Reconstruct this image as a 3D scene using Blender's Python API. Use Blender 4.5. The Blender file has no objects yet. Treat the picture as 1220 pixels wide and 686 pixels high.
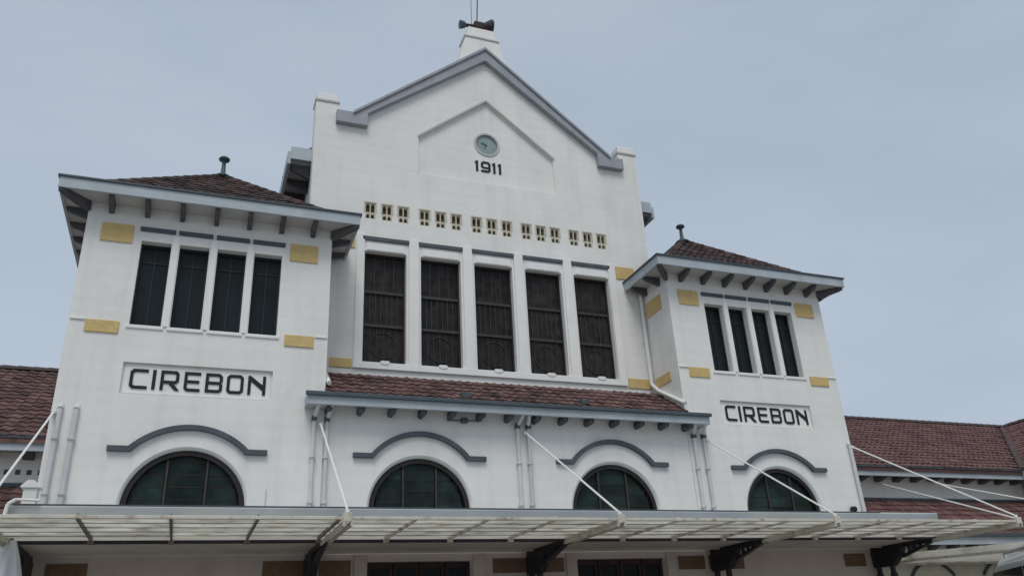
import bpy, bmesh, math, random
from math import radians, sin, cos, pi, sqrt, atan2
from mathutils import Vector, Matrix
from mathutils.geometry import tessellate_polygon
random.seed(7)
S = bpy.context.scene
COL = S.collection
H = 1.55                      # height of the eye above the forecourt; the code below counts z from the eye
# ------------------------------------------------------------------ camera
cd = bpy.data.cameras.new('camera'); cam = bpy.data.objects.new('camera', cd); COL.objects.link(cam)
cd.sensor_fit = 'HORIZONTAL'; cd.sensor_width = 36; cd.lens = 36*965.17/1220; cd.clip_end = 3000; cd.clip_start = .05
yaw, pit, rol = map(radians, (22.012, 24.246, -3.22))
F = Vector((sin(yaw)*cos(pit), cos(yaw)*cos(pit), sin(pit)))
Rr = Vector((cos(yaw), -sin(yaw), 0)); U = Rr.cross(F)
r2 = Rr*cos(rol)+U*sin(rol); u2 = U*cos(rol)-Rr*sin(rol)
cam.matrix_world = Matrix(((r2.x, u2.x, -F.x, -6.765), (r2.y, u2.y, -F.y, -16.662), (r2.z, u2.z, -F.z, H), (0, 0, 0, 1)))
S.camera = cam
# ------------------------------------------------------------------ sky and sun (overcast noon haze)
SUN_EL, SUN_AZ = radians(58), radians(200)         # compass angle from +Y, clockwise
w = bpy.data.worlds.new("World"); S.world = w; w.use_nodes = True
nt = w.node_tree; N = nt.nodes; L = nt.links
bg = N['Background']; bg.inputs[1].default_value = 0.1
sky = N.new('ShaderNodeTexSky'); sky.sky_type = 'NISHITA'; sky.sun_disc = False
sky.sun_elevation = SUN_EL; sky.sun_rotation = SUN_AZ; sky.dust_density = 3; sky.air_density = 1
tc = N.new('ShaderNodeTexCoord')
mp = N.new('ShaderNodeMapping'); mp.inputs['Scale'].default_value = (1.2, 1.2, 3.2); L.new(tc.outputs['Generated'], mp.inputs[0])
nz = N.new('ShaderNodeTexNoise'); nz.inputs['Scale'].default_value = 1.7; nz.inputs['Detail'].default_value = 7; nz.inputs['Roughness'].default_value = .48; nz.inputs['Distortion'].default_value = .35
L.new(mp.outputs[0], nz.inputs['Vector'])
cr = N.new('ShaderNodeValToRGB'); L.new(nz.outputs['Fac'], cr.inputs[0])
e = cr.color_ramp.elements
e[0].position = .34; e[0].color = (3.86, 4.58, 5.50, 1)
e[1].position = .66; e[1].color = (4.50, 5.16, 6.02, 1)
sx = N.new('ShaderNodeSeparateXYZ'); L.new(tc.outputs['Generated'], sx.inputs[0])
hz = N.new('ShaderNodeMapRange'); hz.inputs[1].default_value = .15; hz.inputs[2].default_value = .75; hz.inputs[3].default_value = 1.1; hz.inputs[4].default_value = .97
L.new(sx.outputs['Z'], hz.inputs[0])
sc = N.new('ShaderNodeVectorMath'); sc.operation = 'SCALE'; L.new(cr.outputs[0], sc.inputs[0]); L.new(hz.outputs[0], sc.inputs['Scale'])
mx = N.new('ShaderNodeMix'); mx.data_type = 'RGBA'; mx.inputs[0].default_value = .93
L.new(sky.outputs[0], mx.inputs[6]); L.new(sc.outputs[0], mx.inputs[7]); L.new(mx.outputs[2], bg.inputs[0])
sl = bpy.data.lights.new('sun', 'SUN'); so = bpy.data.objects.new('sun', sl); COL.objects.link(so)
sl.energy = 1.5; sl.angle = radians(28); sl.color = (1, .97, .92)
sd = Vector((sin(SUN_AZ)*cos(SUN_EL), cos(SUN_AZ)*cos(SUN_EL), sin(SUN_EL)))
so.rotation_euler = sd.to_track_quat('Z', 'Y').to_euler(); so.location = (0, 0, 40)
vs = S.view_settings; vs.view_transform = 'Standard'; vs.look = 'None'; vs.gamma = 1; vs.exposure = 0.07
S.render.resolution_x = 1024; S.render.resolution_y = 575
S.cycles.max_bounces = 8; S.cycles.diffuse_bounces = 4

# ------------------------------------------------------------------ materials
def mat(name, col, rough=.75, var=.08, vscale=1.3, bump=.12, bscale=14, streak=0., island=0., spec=.3, trans=0., metal=0., dirt=None, course=0.):
    m = bpy.data.materials.new(name); m.use_nodes = True; t = m.node_tree; n = t.nodes; l = t.links
    b = n['Principled BSDF']; b.inputs['Roughness'].default_value = rough; b.inputs['Metallic'].default_value = metal
    b.inputs['Specular IOR Level'].default_value = spec
    g = n.new('ShaderNodeNewGeometry')
    def noise(scale, det=4, vec=None, mapping=None):
        q = n.new('ShaderNodeTexNoise'); q.inputs['Scale'].default_value = scale; q.inputs['Detail'].default_value = det
        if mapping:
            k = n.new('ShaderNodeMapping'); k.inputs['Scale'].default_value = mapping; l.new(g.outputs['Position'], k.inputs[0]); l.new(k.outputs[0], q.inputs['Vector'])
        else: l.new(g.outputs['Position'], q.inputs['Vector'])
        return q.outputs['Fac']
    def rng(src, a, bb, c, d):
        q = n.new('ShaderNodeMapRange'); 
        for i, v in enumerate((a, bb, c, d)): q.inputs[i+1].default_value = v
        l.new(src, q.inputs[0]); return q.outputs[0]
    def mul(a, bb):
        q = n.new('ShaderNodeMath'); q.operation = 'MULTIPLY'; l.new(a, q.inputs[0]); l.new(bb, q.inputs[1]); return q.outputs[0]
    f = rng(noise(vscale, 5), .3, .7, 1-var, 1+var*.5)
    if streak: 
        f = mul(f, rng(noise(1, 4, mapping=(3.5, 3.5, .22)), .5, .72, 1, 1-streak))
    if course:
        k = n.new('ShaderNodeTexWave'); k.wave_type = 'BANDS'; k.bands_direction = 'Z'; k.inputs['Scale'].default_value = 1.05; k.inputs['Distortion'].default_value = 1.2; k.inputs['Detail'].default_value = 2
        l.new(g.outputs['Position'], k.inputs['Vector']); f = mul(f, rng(k.outputs['Fac'], 0, 1, 1-course, 1))
    if island:
        oi = n.new('ShaderNodeObjectInfo')
        a = n.new('ShaderNodeMath'); a.operation = 'ADD'; l.new(g.outputs['Random Per Island'], a.inputs[0]); l.new(oi.outputs['Random'], a.inputs[1])
        fr = n.new('ShaderNodeMath'); fr.operation = 'FRACT'; l.new(a.outputs[0], fr.inputs[0])
        f = mul(f, rng(fr.outputs[0], 0, 1, 1-island, 1+island))
    vm = n.new('ShaderNodeVectorMath'); vm.operation = 'SCALE'; l.new(f, vm.inputs['Scale'])
    if dirt:
        mi = n.new('ShaderNodeMix'); mi.data_type = 'RGBA'; mi.inputs[6].default_value = (*col, 1); mi.inputs[7].default_value = (*dirt[0], 1)
        l.new(rng(noise(dirt[1], 6), dirt[2], dirt[3], 0, dirt[4]), mi.inputs[0]); l.new(mi.outputs[2], vm.inputs[0])
    else: vm.inputs[0].default_value = col
    l.new(vm.outputs[0], b.inputs['Base Color'])
    if bump:
        bm_ = n.new('ShaderNodeBump'); bm_.inputs['Strength'].default_value = bump; bm_.inputs['Distance'].default_value = .02
        l.new(noise(bscale, 6), bm_.inputs['Height']); l.new(bm_.outputs[0], b.inputs['Normal'])
    if trans:
        tr = n.new('ShaderNodeBsdfTranslucent'); l.new(vm.outputs[0], tr.inputs[0])
        ms = n.new('ShaderNodeMixShader'); ms.inputs[0].default_value = trans
        l.new(b.outputs[0], ms.inputs[1]); l.new(tr.outputs[0], ms.inputs[2]); l.new(ms.outputs[0], n['Material Output'].inputs[0])
    return m
M = dict(
 plaster=mat('white_plaster', (.80, .79, .755), .85, .05, .9, .25, 7, streak=.07, dirt=((.60, .61, .58), 2.3, .55, .78, .3), course=.02),
 trim=mat('white_trim', (.82, .815, .79), .8, .05, 2, .15, 12, streak=.06),
 creamwall=mat('cream_plaster', (.62, .60, .52), .85, .08, 1.2, .2, 8, streak=.08),
 ochre=mat('ochre_tiles', (.61, .45, .19), .6, .10, 9, .4, 22, dirt=((.42, .33, .15), 6, .5, .75, .4)),
 coping=mat('slate_blue_paint', (.33, .355, .385), .6, .12, 2.2, .2, 10, streak=.12),
 fascia=mat('pale_blue_grey_paint', (.43, .48, .515), .55, .12, 1.6, .12, 9, streak=.10),
 lip=mat('dark_gutter_metal', (.075, .095, .11), .5, .15, 3, .1, 12),
 moulding=mat('dark_grey_moulding', (.085, .105, .118), .7, .2, 3, .25, 18),
 bracket=mat('dark_bracket_wood', (.105, .105, .118), .7, .2, 5, .2, 20),
 soffit=mat('soffit_boards', (.52, .51, .49), .8, .1, 1.5, .1, 9, streak=.05),
 dsoffit=mat('canopy_soffit', (.60, .54, .49), .85, .12, 1.5, .1, 9),
 tile=mat('clay_tiles', (.138, .078, .070), .85, .25, 2.2, .3, 30, island=.35, dirt=((.035, .028, .028), 3.1, .48, .68, .75)),
 tile_dark=mat('dark_clay_tiles', (.096, .060, .054), .85, .25, 2.2, .3, 30, island=.4, dirt=((.028, .024, .026), 3.1, .42, .62, .8)),
 tile_red=mat('red_clay_tiles', (.145, .077, .072), .85, .18, 1.2, .3, 30, island=.25, dirt=((.06, .035, .035), 1.1, .5, .75, .6)),
 ridge=mat('ridge_tiles', (.10, .075, .075), .85, .2, 3, .3, 25, island=.2),
 glass=mat('dark_glass', (.012, .018, .021), .3, .3, 1.5, .04, 3, spec=.18),
 gglass=mat('green_glass', (.020, .037, .031), .3, .6, 2.6, .05, 3, spec=.12, island=.4),
 bglass=mat('stained_brown_glass', (.029, .026, .026), .35, .6, 4, .05, 3, spec=.14, island=.3),
 wframe=mat('dark_brown_frame', (.026, .020, .020), .55, .25, 6, .1, 20),
 wbar=mat('window_bars', (.052, .047, .045), .55, .25, 6, .1, 20),
 green_frame=mat('dark_teal_frame', (.015, .021, .024), .5, .2, 6, .1, 20),
 louvre=mat('teal_louvre', (.020, .034, .036), .45, .25, 5, .1, 20),
 shade_beige=mat('shade_toned_beige', (.62, .54, .48), .85, .08, 1.3, .2, 8, streak=.08),  # beige tone with the shade under the canopy put into the colour
 iron=mat('dark_iron', (.024, .026, .034), .45, .25, 5, .2, 16),
 pale=mat('pale_ochre_edge', (.58, .54, .44), .7, .1, 9, .2, 22),
 olive=mat('dark_olive', (.13, .10, .045), .8, .2, 9, .1, 22),
 canopy=mat('cream_canopy_sheet', (.82, .81, .75), .6, .14, 2.0, .1, 12, trans=.72, island=.09, dirt=((.45, .38, .29), 2.6, .52, .72, .65)),
 rafter=mat('worn_rafter_steel', (.17, .16, .145), .6, .3, 6, .2, 20),
 beam=mat('cream_steel_beam', (.58, .55, .47), .6, .15, 3, .2, 20, dirt=((.28, .2, .15), 5, .55, .7, .8)),
 strip=mat('grey_green_gutter', (.40, .44, .46), .55, .14, .8, .12, 8, dirt=((.50, .52, .48), .35, .45, .6, .8)),
 pipe=mat('grey_white_pipe', (.62, .63, .63), .6, .1, 3, .05, 10, streak=.1),
 rod=mat('white_rod', (.80, .79, .77), .45, .06, 3, .03, 10),
 letter=mat('black_letter_paint', (.013, .014, .018), .5, .1, 5, .05, 10),
 clock=mat('grey_green_face', (.27, .34, .33), .5, .2, 5, .1, 10),
 door=mat('dark_red_door', (.055, .028, .026), .6, .3, 3, .2, 20),
 ochre_shaded=mat('shaded_ochre_tiles', (.20, .125, .075), .7, .2, 5, .3, 20),  # shaded copy of the ochre tiles, canopy shade painted in
 white_cloth=mat('white_cloth', (.66, .69, .73), .9, .08, 6, .2, 12),
 silver=mat('silver_car_paint', (.50, .52, .54), .3, .03, 2, 0, 10, spec=.6, metal=.5),
 carglass=mat('car_glass', (.012, .014, .017), .05, .05, 2, 0, 10, spec=.6),
 rubber=mat('rubber', (.02, .02, .02), .8, .1, 5, .1, 20),
 lamp_red=mat('red_lens', (.35, .02, .015), .2, .05, 3, 0, 10, spec=.5),
 chrome=mat('bright_metal', (.7, .7, .7), .2, .03, 3, 0, 10, metal=1),
 rust=mat('dark_rusty_metal', (.032, .022, .030), .6, .4, 8, .2, 20),
 paving=mat('grey_paving', (.31, .30, .28), .9, .15, .25, .3, 5, dirt=((.22, .215, .205), .12, .45, .65, .6)),
 asphalt=mat('asphalt', (.055, .055, .056), .9, .15, .3, .4, 30),
)
# ------------------------------------------------------------------ mesh helpers
def bx(bm, a, b):
    x0, y0, z0 = a; x1, y1, z1 = b
    v = [bm.verts.new(p) for p in ((x0,y0,z0),(x1,y0,z0),(x1,y1,z0),(x0,y1,z0),(x0,y0,z1),(x1,y0,z1),(x1,y1,z1),(x0,y1,z1))]
    for f in ((0,3,2,1),(4,5,6,7),(0,1,5,4),(1,2,6,5),(2,3,7,6),(3,0,4,7)): bm.faces.new([v[i] for i in f])
def prism(bm, outer, holes, lo, hi, axis='y', back=True):
    """extrude a 2-D outline with holes; axis y: points are (x,z); z: (x,y); x: (y,z)"""
    def P(p, h): return {'y': (p[0], h, p[1]), 'z': (p[0], p[1], h), 'x': (h, p[0], p[1])}[axis]
    loops = [outer]+list(holes)
    tris = tessellate_polygon([[Vector((p[0], p[1], 0)) for p in lp] for lp in loops])
    flat = [p for lp in loops for p in lp]
    A = [bm.verts.new(P(p, lo)) for p in flat]; B = [bm.verts.new(P(p, hi)) for p in flat]
    for t in tris:
        try:
            bm.faces.new([A[i] for i in t])
            if back: bm.faces.new([B[i] for i in reversed(t)])
        except ValueError: pass
    k = 0
    for lp in loops:
        n = len(lp)
        for i in range(n):
            j = (i+1) % n
            try: bm.faces.new((A[k+i], A[k+j], B[k+j], B[k+i]))
            except ValueError: pass
        k += n
def tube(bm, a, b, r, n=8, r1=None, cap=True):
    a = Vector(a); b = Vector(b); d = (b-a).normalized(); q = d.orthogonal().normalized(); s = d.cross(q); r1 = r if r1 is None else r1
    A = [bm.verts.new(a+(q*cos(2*pi*i/n)+s*sin(2*pi*i/n))*r) for i in range(n)]
    B = [bm.verts.new(b+(q*cos(2*pi*i/n)+s*sin(2*pi*i/n))*r1) for i in range(n)]
    for i in range(n): bm.faces.new((A[i], A[(i+1)%n], B[(i+1)%n], B[i]))
    if cap: bm.faces.new(A[::-1]); bm.faces.new(B)
def lathe(bm, prof, c, n=14):
    rings = []
    for r, z in prof: rings.append([bm.verts.new((c[0]+r*cos(2*pi*i/n), c[1]+r*sin(2*pi*i/n), c[2]+z)) for i in range(n)])
    for a, b in zip(rings, rings[1:]):
        for i in range(n): bm.faces.new((a[i], a[(i+1)%n], b[(i+1)%n], b[i]))
    bm.faces.new(rings[0][::-1]); bm.faces.new(rings[-1])
def rect(x0, z0, x1, z1): return [(x0, z0), (x1, z0), (x1, z1), (x0, z1)]
def make(name, bm, m, parent=None, label=None, cat=None, group=None, kind=None, smooth=False, bevel=0, recalc=True):
    if recalc: bmesh.ops.recalc_face_normals(bm, faces=bm.faces[:])
    me = bpy.data.meshes.new(name); bm.to_mesh(me); bm.free()
    for x in (m if isinstance(m, (list, tuple)) else [m]): me.materials.append(M[x])
    if smooth:
        for p in me.polygons: p.use_smooth = True
    o = bpy.data.objects.new(name, me); COL.objects.link(o)
    if parent: o.parent = parent
    tag(o, label, cat, group, kind)
    if bevel:
        b = o.modifiers.new('bevel', 'BEVEL'); b.width = bevel; b.segments = 4 if bevel > .05 else 2; b.limit_method = 'ANGLE'
    return o
def tag(o, label=None, cat=None, group=None, kind=None):
    for k, v in (('label', label), ('category', cat), ('group', group), ('kind', kind)):
        if v: o[k] = v
    return o
def empty(name, label, cat, group=None):
    o = bpy.data.objects.new(name, None); COL.objects.link(o); o.empty_display_size = .3
    return tag(o, label, cat, group)
def B_(): return bmesh.new()
def boxobj(name, a, b, m, parent=None, **k):
    bm = B_(); bx(bm, a, b); return make(name, bm, m, parent, **k)

# ------------------------------------------------------------------ roof tiles
TW_, TE_ = .22, .295      # cover width, exposed length
def tile_verts(length=.36):
    """one S-shaped pantile lying in the xy plane, y up the slope"""
    prof = [(-.11, .014), (-.085, .025), (-.055, .029), (-.025, .022), (.02, .008), (.06, .005), (.11, .015)]
    v = []; f = []; n = len(prof)
    for x, z in prof: v.append((x, 0, z+.034))
    for x, z in prof: v.append((x, length, z))
    for x, z in prof: v.append((x, 0, z))
    for i in range(n-1):
        f.append((i, i+1, n+i+1, n+i)); f.append((2*n+i, 2*n+i+1, i+1, i))
    return v, f
TV, TF = tile_verts()
tile_mesh = {}
def tmesh(m):
    if m not in tile_mesh:
        me = bpy.data.meshes.new('tile'); me.from_pydata(TV, [], TF); me.materials.append(M[m]); me.update(); tile_mesh[m] = me
    return tile_mesh[m]
def tiles(parent, origin, u, v, spans, m, single=None, joined_name='tile_field', budget=300):
    """spans: list of (row height along v, u0, u1). single(row, x) says whether a tile is an object of its own"""
    u = Vector(u).normalized(); v = Vector(v).normalized(); nrm = u.cross(v)
    if nrm.z < 0: nrm = -nrm; flip = True
    else: flip = False
    vs, fs = [], []; cnt = 0
    o0 = Vector(origin)
    for (h, a, b) in spans:
        n = int((b-a)/TW_+.5)
        if n < 1: continue
        st = (a+b)/2-(n-1)*TW_/2
        for i in range(n):
            x = st+i*TW_
            jz = random.uniform(-.004, .007); jx = random.uniform(-.006, .006); jr = random.uniform(-.03, .03); jt = random.uniform(-.012, .02)
            pos = o0+u*(x+jx)+v*(h+random.uniform(-.012, .012))+nrm*(.012+jz)
            uu = (u*cos(jr)+v*sin(jr)); vv = (v*cos(jr)-u*sin(jr)); vv = (vv+nrm*jt).normalized()
            if flip: uu2 = -uu
            else: uu2 = uu
            nn = uu2.cross(vv)
            mw = Matrix(((uu2.x, vv.x, nn.x, pos.x), (uu2.y, vv.y, nn.y, pos.y), (uu2.z, vv.z, nn.z, pos.z), (0, 0, 0, 1)))
            if single and cnt < budget and single(h, x):
                o = bpy.data.objects.new('tile', tmesh(m)); COL.objects.link(o); o.parent = parent; o.matrix_basis = mw; cnt += 1
            else:
                k = len(vs); vs += [tuple(mw @ Vector(p)) for p in TV]; fs += [tuple(q+k for q in f) for f in TF]
    if vs:
        me = bpy.data.meshes.new(joined_name); me.from_pydata(vs, [], fs); me.materials.append(M[m]); me.update()
        o = bpy.data.objects.new(joined_name, me); COL.objects.link(o); o.parent = parent; o['kind'] = 'stuff'
    return cnt
def caps(parent, a, b, m='ridge', w=.11, step=.34, name='ridge_cap'):
    """half round ridge tiles from a to b, one mesh"""
    a = Vector(a); b = Vector(b); d = (b-a); n = max(1, int(d.length/step)); d.normalize()
    s = d.cross(Vector((0, 0, 1))).normalized(); up = s.cross(d)
    bm = B_()
    for i in range(n):
        p = a+d*(i*step); q = a+d*((i+1)*step+.05)
        R0 = []; R1 = []
        for k in range(7):
            t = pi*k/6
            o1 = s*cos(t)*w*1.12+up*(sin(t)*w*1.05-.02); o2 = s*cos(t)*w*.95+up*(sin(t)*w*.9-.02)
            R0.append(bm.verts.new(p+o1)); R1.append(bm.verts.new(q+o2))
        for k in range(6): bm.faces.new((R0[k], R0[k+1], R1[k+1], R1[k]))
        bm.faces.new(R0)
    return make(name, bm, m, parent)

# ------------------------------------------------------------------ ground
bm = B_(); bx(bm, (-600, -600, -H-.4), (600, 600, -H)); make('ground', bm, 'paving', kind='structure')
bm = B_(); bx(bm, (-300, -40, -H), (300, -26, -H+.004)); make('road', bm, 'asphalt', kind='structure')
bm = B_(); bx(bm, (-14, -2.6, -H), (14, 0, -H+.14)); make('pavement', bm, 'paving', kind='structure')

# ------------------------------------------------------------------ shared building bits
def arch_pts(cx, zc, r, zb, n=28):
    return [(cx-r, zb)]+[(cx-r*cos(pi*i/n), zc+r*sin(pi*i/n)) for i in range(n+1)]+[(cx+r, zb)]
ARC_Z, ARC_B = 2.80, 2.46
def arch_window(parent, cx, y, r=1.09):
    # splayed plaster reveal
    bm = B_(); n = 32
    A = [bm.verts.new((cx-(r+.07)*cos(pi*i/n), y+.001, ARC_Z+(r+.07)*sin(pi*i/n))) for i in range(n+1)]
    Bv = [bm.verts.new((cx-(r+.02)*cos(pi*i/n), y+.035, ARC_Z+(r+.02)*sin(pi*i/n))) for i in range(n+1)]
    Cv = [bm.verts.new((cx-(r-.005)*cos(pi*i/n), y+.3, ARC_Z+(r-.005)*sin(pi*i/n))) for i in range(n+1)]
    for P, Q in ((A, Bv), (Bv, Cv)):
        for i in range(n): bm.faces.new((P[i], P[i+1], Q[i+1], Q[i]))
    make('arch_reveal', bm, 'trim', parent, smooth=True)
    bm = B_(); prism(bm, arch_pts(cx, ARC_Z, r+.005, ARC_B), [arch_pts(cx, ARC_Z, r-.085, ARC_B+.06)], y+.075, y+.20)
    w = make('arched_window', bm, 'wframe', parent)
    ri = r-.085; mxs = .36
    def zz(x): return ARC_Z+sqrt(max(ri*ri-(x-cx)**2, 0))
    for s in (-1, 1):
        x = cx+s*mxs
        boxobj('mullion', (x-.02, y+.12, ARC_B+.06), (x+.02, y+.19, zz(x)+.01), 'wbar', w)
    # panes, each bay divided in rows
    def bay(x0, x1):
        rows = [ARC_B+.06+.235*i for i in range(8)]
        top = max(zz(x0), zz(x1), zz(min(max(cx, x0), x1)))
        for a, b in zip(rows, rows[1:]):
            if a >= top-.02: break
            pts = []
            n = 8
            lo = [(x0+(x1-x0)*i/n) for i in range(n+1)]
            up = [(x, min(b-.018, zz(x))) for x in lo]
            # keep only the part of the row under the arch
            good = [(x, z) for x, z in up if z > a+.01]
            if len(good) < 2: continue
            poly = [(good[0][0], a), (good[-1][0], a)]+good[::-1]
            bm = B_(); prism(bm, poly, [], y+.165, y+.175); make('pane', bm, 'gglass', w)
            gx0, gx1 = good[0][0], good[-1][0]
            if b < top:
                gg = [x for x in lo if zz(x) > b]
                if len(gg) > 1: boxobj('glazing_bar', (gg[0], y+.158, b-.018), (gg[-1], y+.18, b), 'wframe', w)
    bay(cx-ri+.0, cx-mxs-.032); bay(cx-mxs+.032, cx+mxs-.032); bay(cx+mxs+.032, cx+ri)
    # flat back behind the glazing
    bm = B_(); prism(bm, arch_pts(cx, ARC_Z, r-.02, ARC_B), [], y+.205, y+.22); make('window_backing', bm, 'glass', w)
    return w
def hood(parent, cx, y, half=1.46, kink=1.06, z0=3.885, zp=4.345, t=.10, proj=.085, name='hood_moulding', m='moulding', r_=.0):
    h = zp-z0; R = (kink*kink+h*h)/(2*h); zc = zp-R; n = 20
    a0 = math.asin(kink/R)
    up = [(cx-half, z0+t/2)]+[(cx+(R+t/2)*sin(-a0+2*a0*i/n), zc+(R+t/2)*cos(-a0+2*a0*i/n)) for i in range(n+1)]+[(cx+half, z0+t/2)]
    # kink points of the straight ends sit level with the ends
    up[1] = (cx-kink-.02, z0+t/2); up[-2] = (cx+kink+.02, z0+t/2)
    dn = [(cx-half, z0-t/2)]+[(cx+(R-t/2)*sin(-a0+2*a0*i/n), zc+(R-t/2)*cos(-a0+2*a0*i/n)) for i in range(n+1)]+[(cx+half, z0-t/2)]
    dn[1] = (cx-kink+.03, z0-t/2); dn[-2] = (cx+kink-.03, z0-t/2)
    bm = B_(); prism(bm, dn+up[::-1], [], y-proj, y+.01)
    return make(name, bm, m, parent, bevel=.012)
# --- letters: closed outlines with holes
def LET(ch, w, h, t):
    c = .055
    if ch == 'C': return [(w,h),(c,h),(0,h-c),(0,c),(c,0),(w,0),(w,t),(t+.03,t),(t,t+.03),(t,h-t-.03),(t+.03,h-t),(w,h-t)], []
    if ch == 'I': return rect(0, 0, w, h), []
    if ch == 'R':
        m0 = h*.34
        return [(0,0),(t,0),(t,m0),(w*.42,m0),(w-t*1.25,0),(w+.01,0),(w*.70,m0),(w-c,m0),(w-.01,m0+c),(w-.01,h-c),(w-c,h),(0,h)], [[(t,m0+t),(w-t-.03,m0+t),(w-t-.01,m0+t+.02),(w-t-.01,h-t-.02),(w-t-.03,h-t),(t,h-t)]]
    if ch == 'E': return [(c,0),(w,0),(w,t),(t+.02,t),(t,t+.02),(t,h/2-t/2),(w*.93,h/2-t/2),(w*.93,h/2+t/2),(t,h/2+t/2),(t,h-t),(w,h-t),(w,h),(0,h),(0,c)], []
    if ch == 'B':
        return [(0,0),(w-c,0),(w,c),(w,h*.5-.03),(w-.03,h*.5),(w,h*.5+.03),(w,h-c),(w-c,h),(0,h)], [[(t,t),(w-t-.02,t),(w-t,t+.02),(w-t,h/2-t/2),(t,h/2-t/2)], [(t,h/2+t/2),(w-t,h/2+t/2),(w-t,h-t-.02),(w-t-.02,h-t),(t,h-t)]]
    if ch == 'O': return [(c,0),(w-c,0),(w,c),(w,h-c),(w-c,h),(c,h),(0,h-c),(0,c)], [[(t+.02,t),(w-t-.02,t),(w-t,t+.02),(w-t,h-t-.02),(w-t-.02,h-t),(t+.02,h-t),(t,h-t-.02),(t,t+.02)]]
    if ch == 'N': return [(0,0),(t,0),(t,h-.115),(w-t,h*.24),(w-t,0),(w,0),(w,h),(w-t,h),(w-t,h*.24+.115),(t*.8,h),(0,h)], []
    if ch == '1': return [(0,0),(w,0),(w,h),(w*.35,h),(-w*.45,h*.86),(-w*.45,h*.74),(0,h*.80)], []
    if ch == '9':
        c = .06
        return [(.0,0),(w-c,0),(w,c),(w,h-c),(w-c,h),(c,h),(0,h-c),(0,h*.46),(c,h*.34),(w-t,h*.34),(w-t,t),(0,t)], [[(t+.02,h*.34+t*.8),(w-t,h*.34+t*.8),(w-t,h-t-.02),(w-t-.02,h-t),(t+.02,h-t),(t,h-t-.02),(t,h*.34+t*.8+.02)]]
def write(parent, chars, y, z, h, t, nm='letter', shear=0):
    for ch, x0, x1 in chars:
        o, hs = LET(ch, x1-x0, h, t)
        sh = lambda ps: [(x0+p[0], z+p[1]) for p in ps]
        bm = B_(); prism(bm, sh(o), [sh(q) for q in hs], y-.018, y+.004)
        make(nm, bm, 'letter', parent)
def eave_bracket(parent, x, y, ang, ztop, L_=.46, hgt=.215, wdt=.10, m='bracket', name='eave_bracket'):
    """tapering wooden bracket sticking out of a wall at (x,y); ang = direction it points (0 = toward -Y)"""
    prof = [(0, -hgt), (.06, -hgt), (L_*.55, -hgt*.72), (L_*.86, -hgt*.52), (L_, -hgt*.35), (L_, 0), (0, 0)]
    bm = B_(); prism(bm, prof, [], -wdt/2, wdt/2, axis='x')
    # local: prism x-axis gives (h, p0, p1) -> points out along +y; rotate
    o = make(name, bm, m, parent)
    o.matrix_basis = Matrix.Translation((x, y, ztop)) @ Matrix.Rotation(ang+pi, 4, 'Z')
    return o

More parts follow.
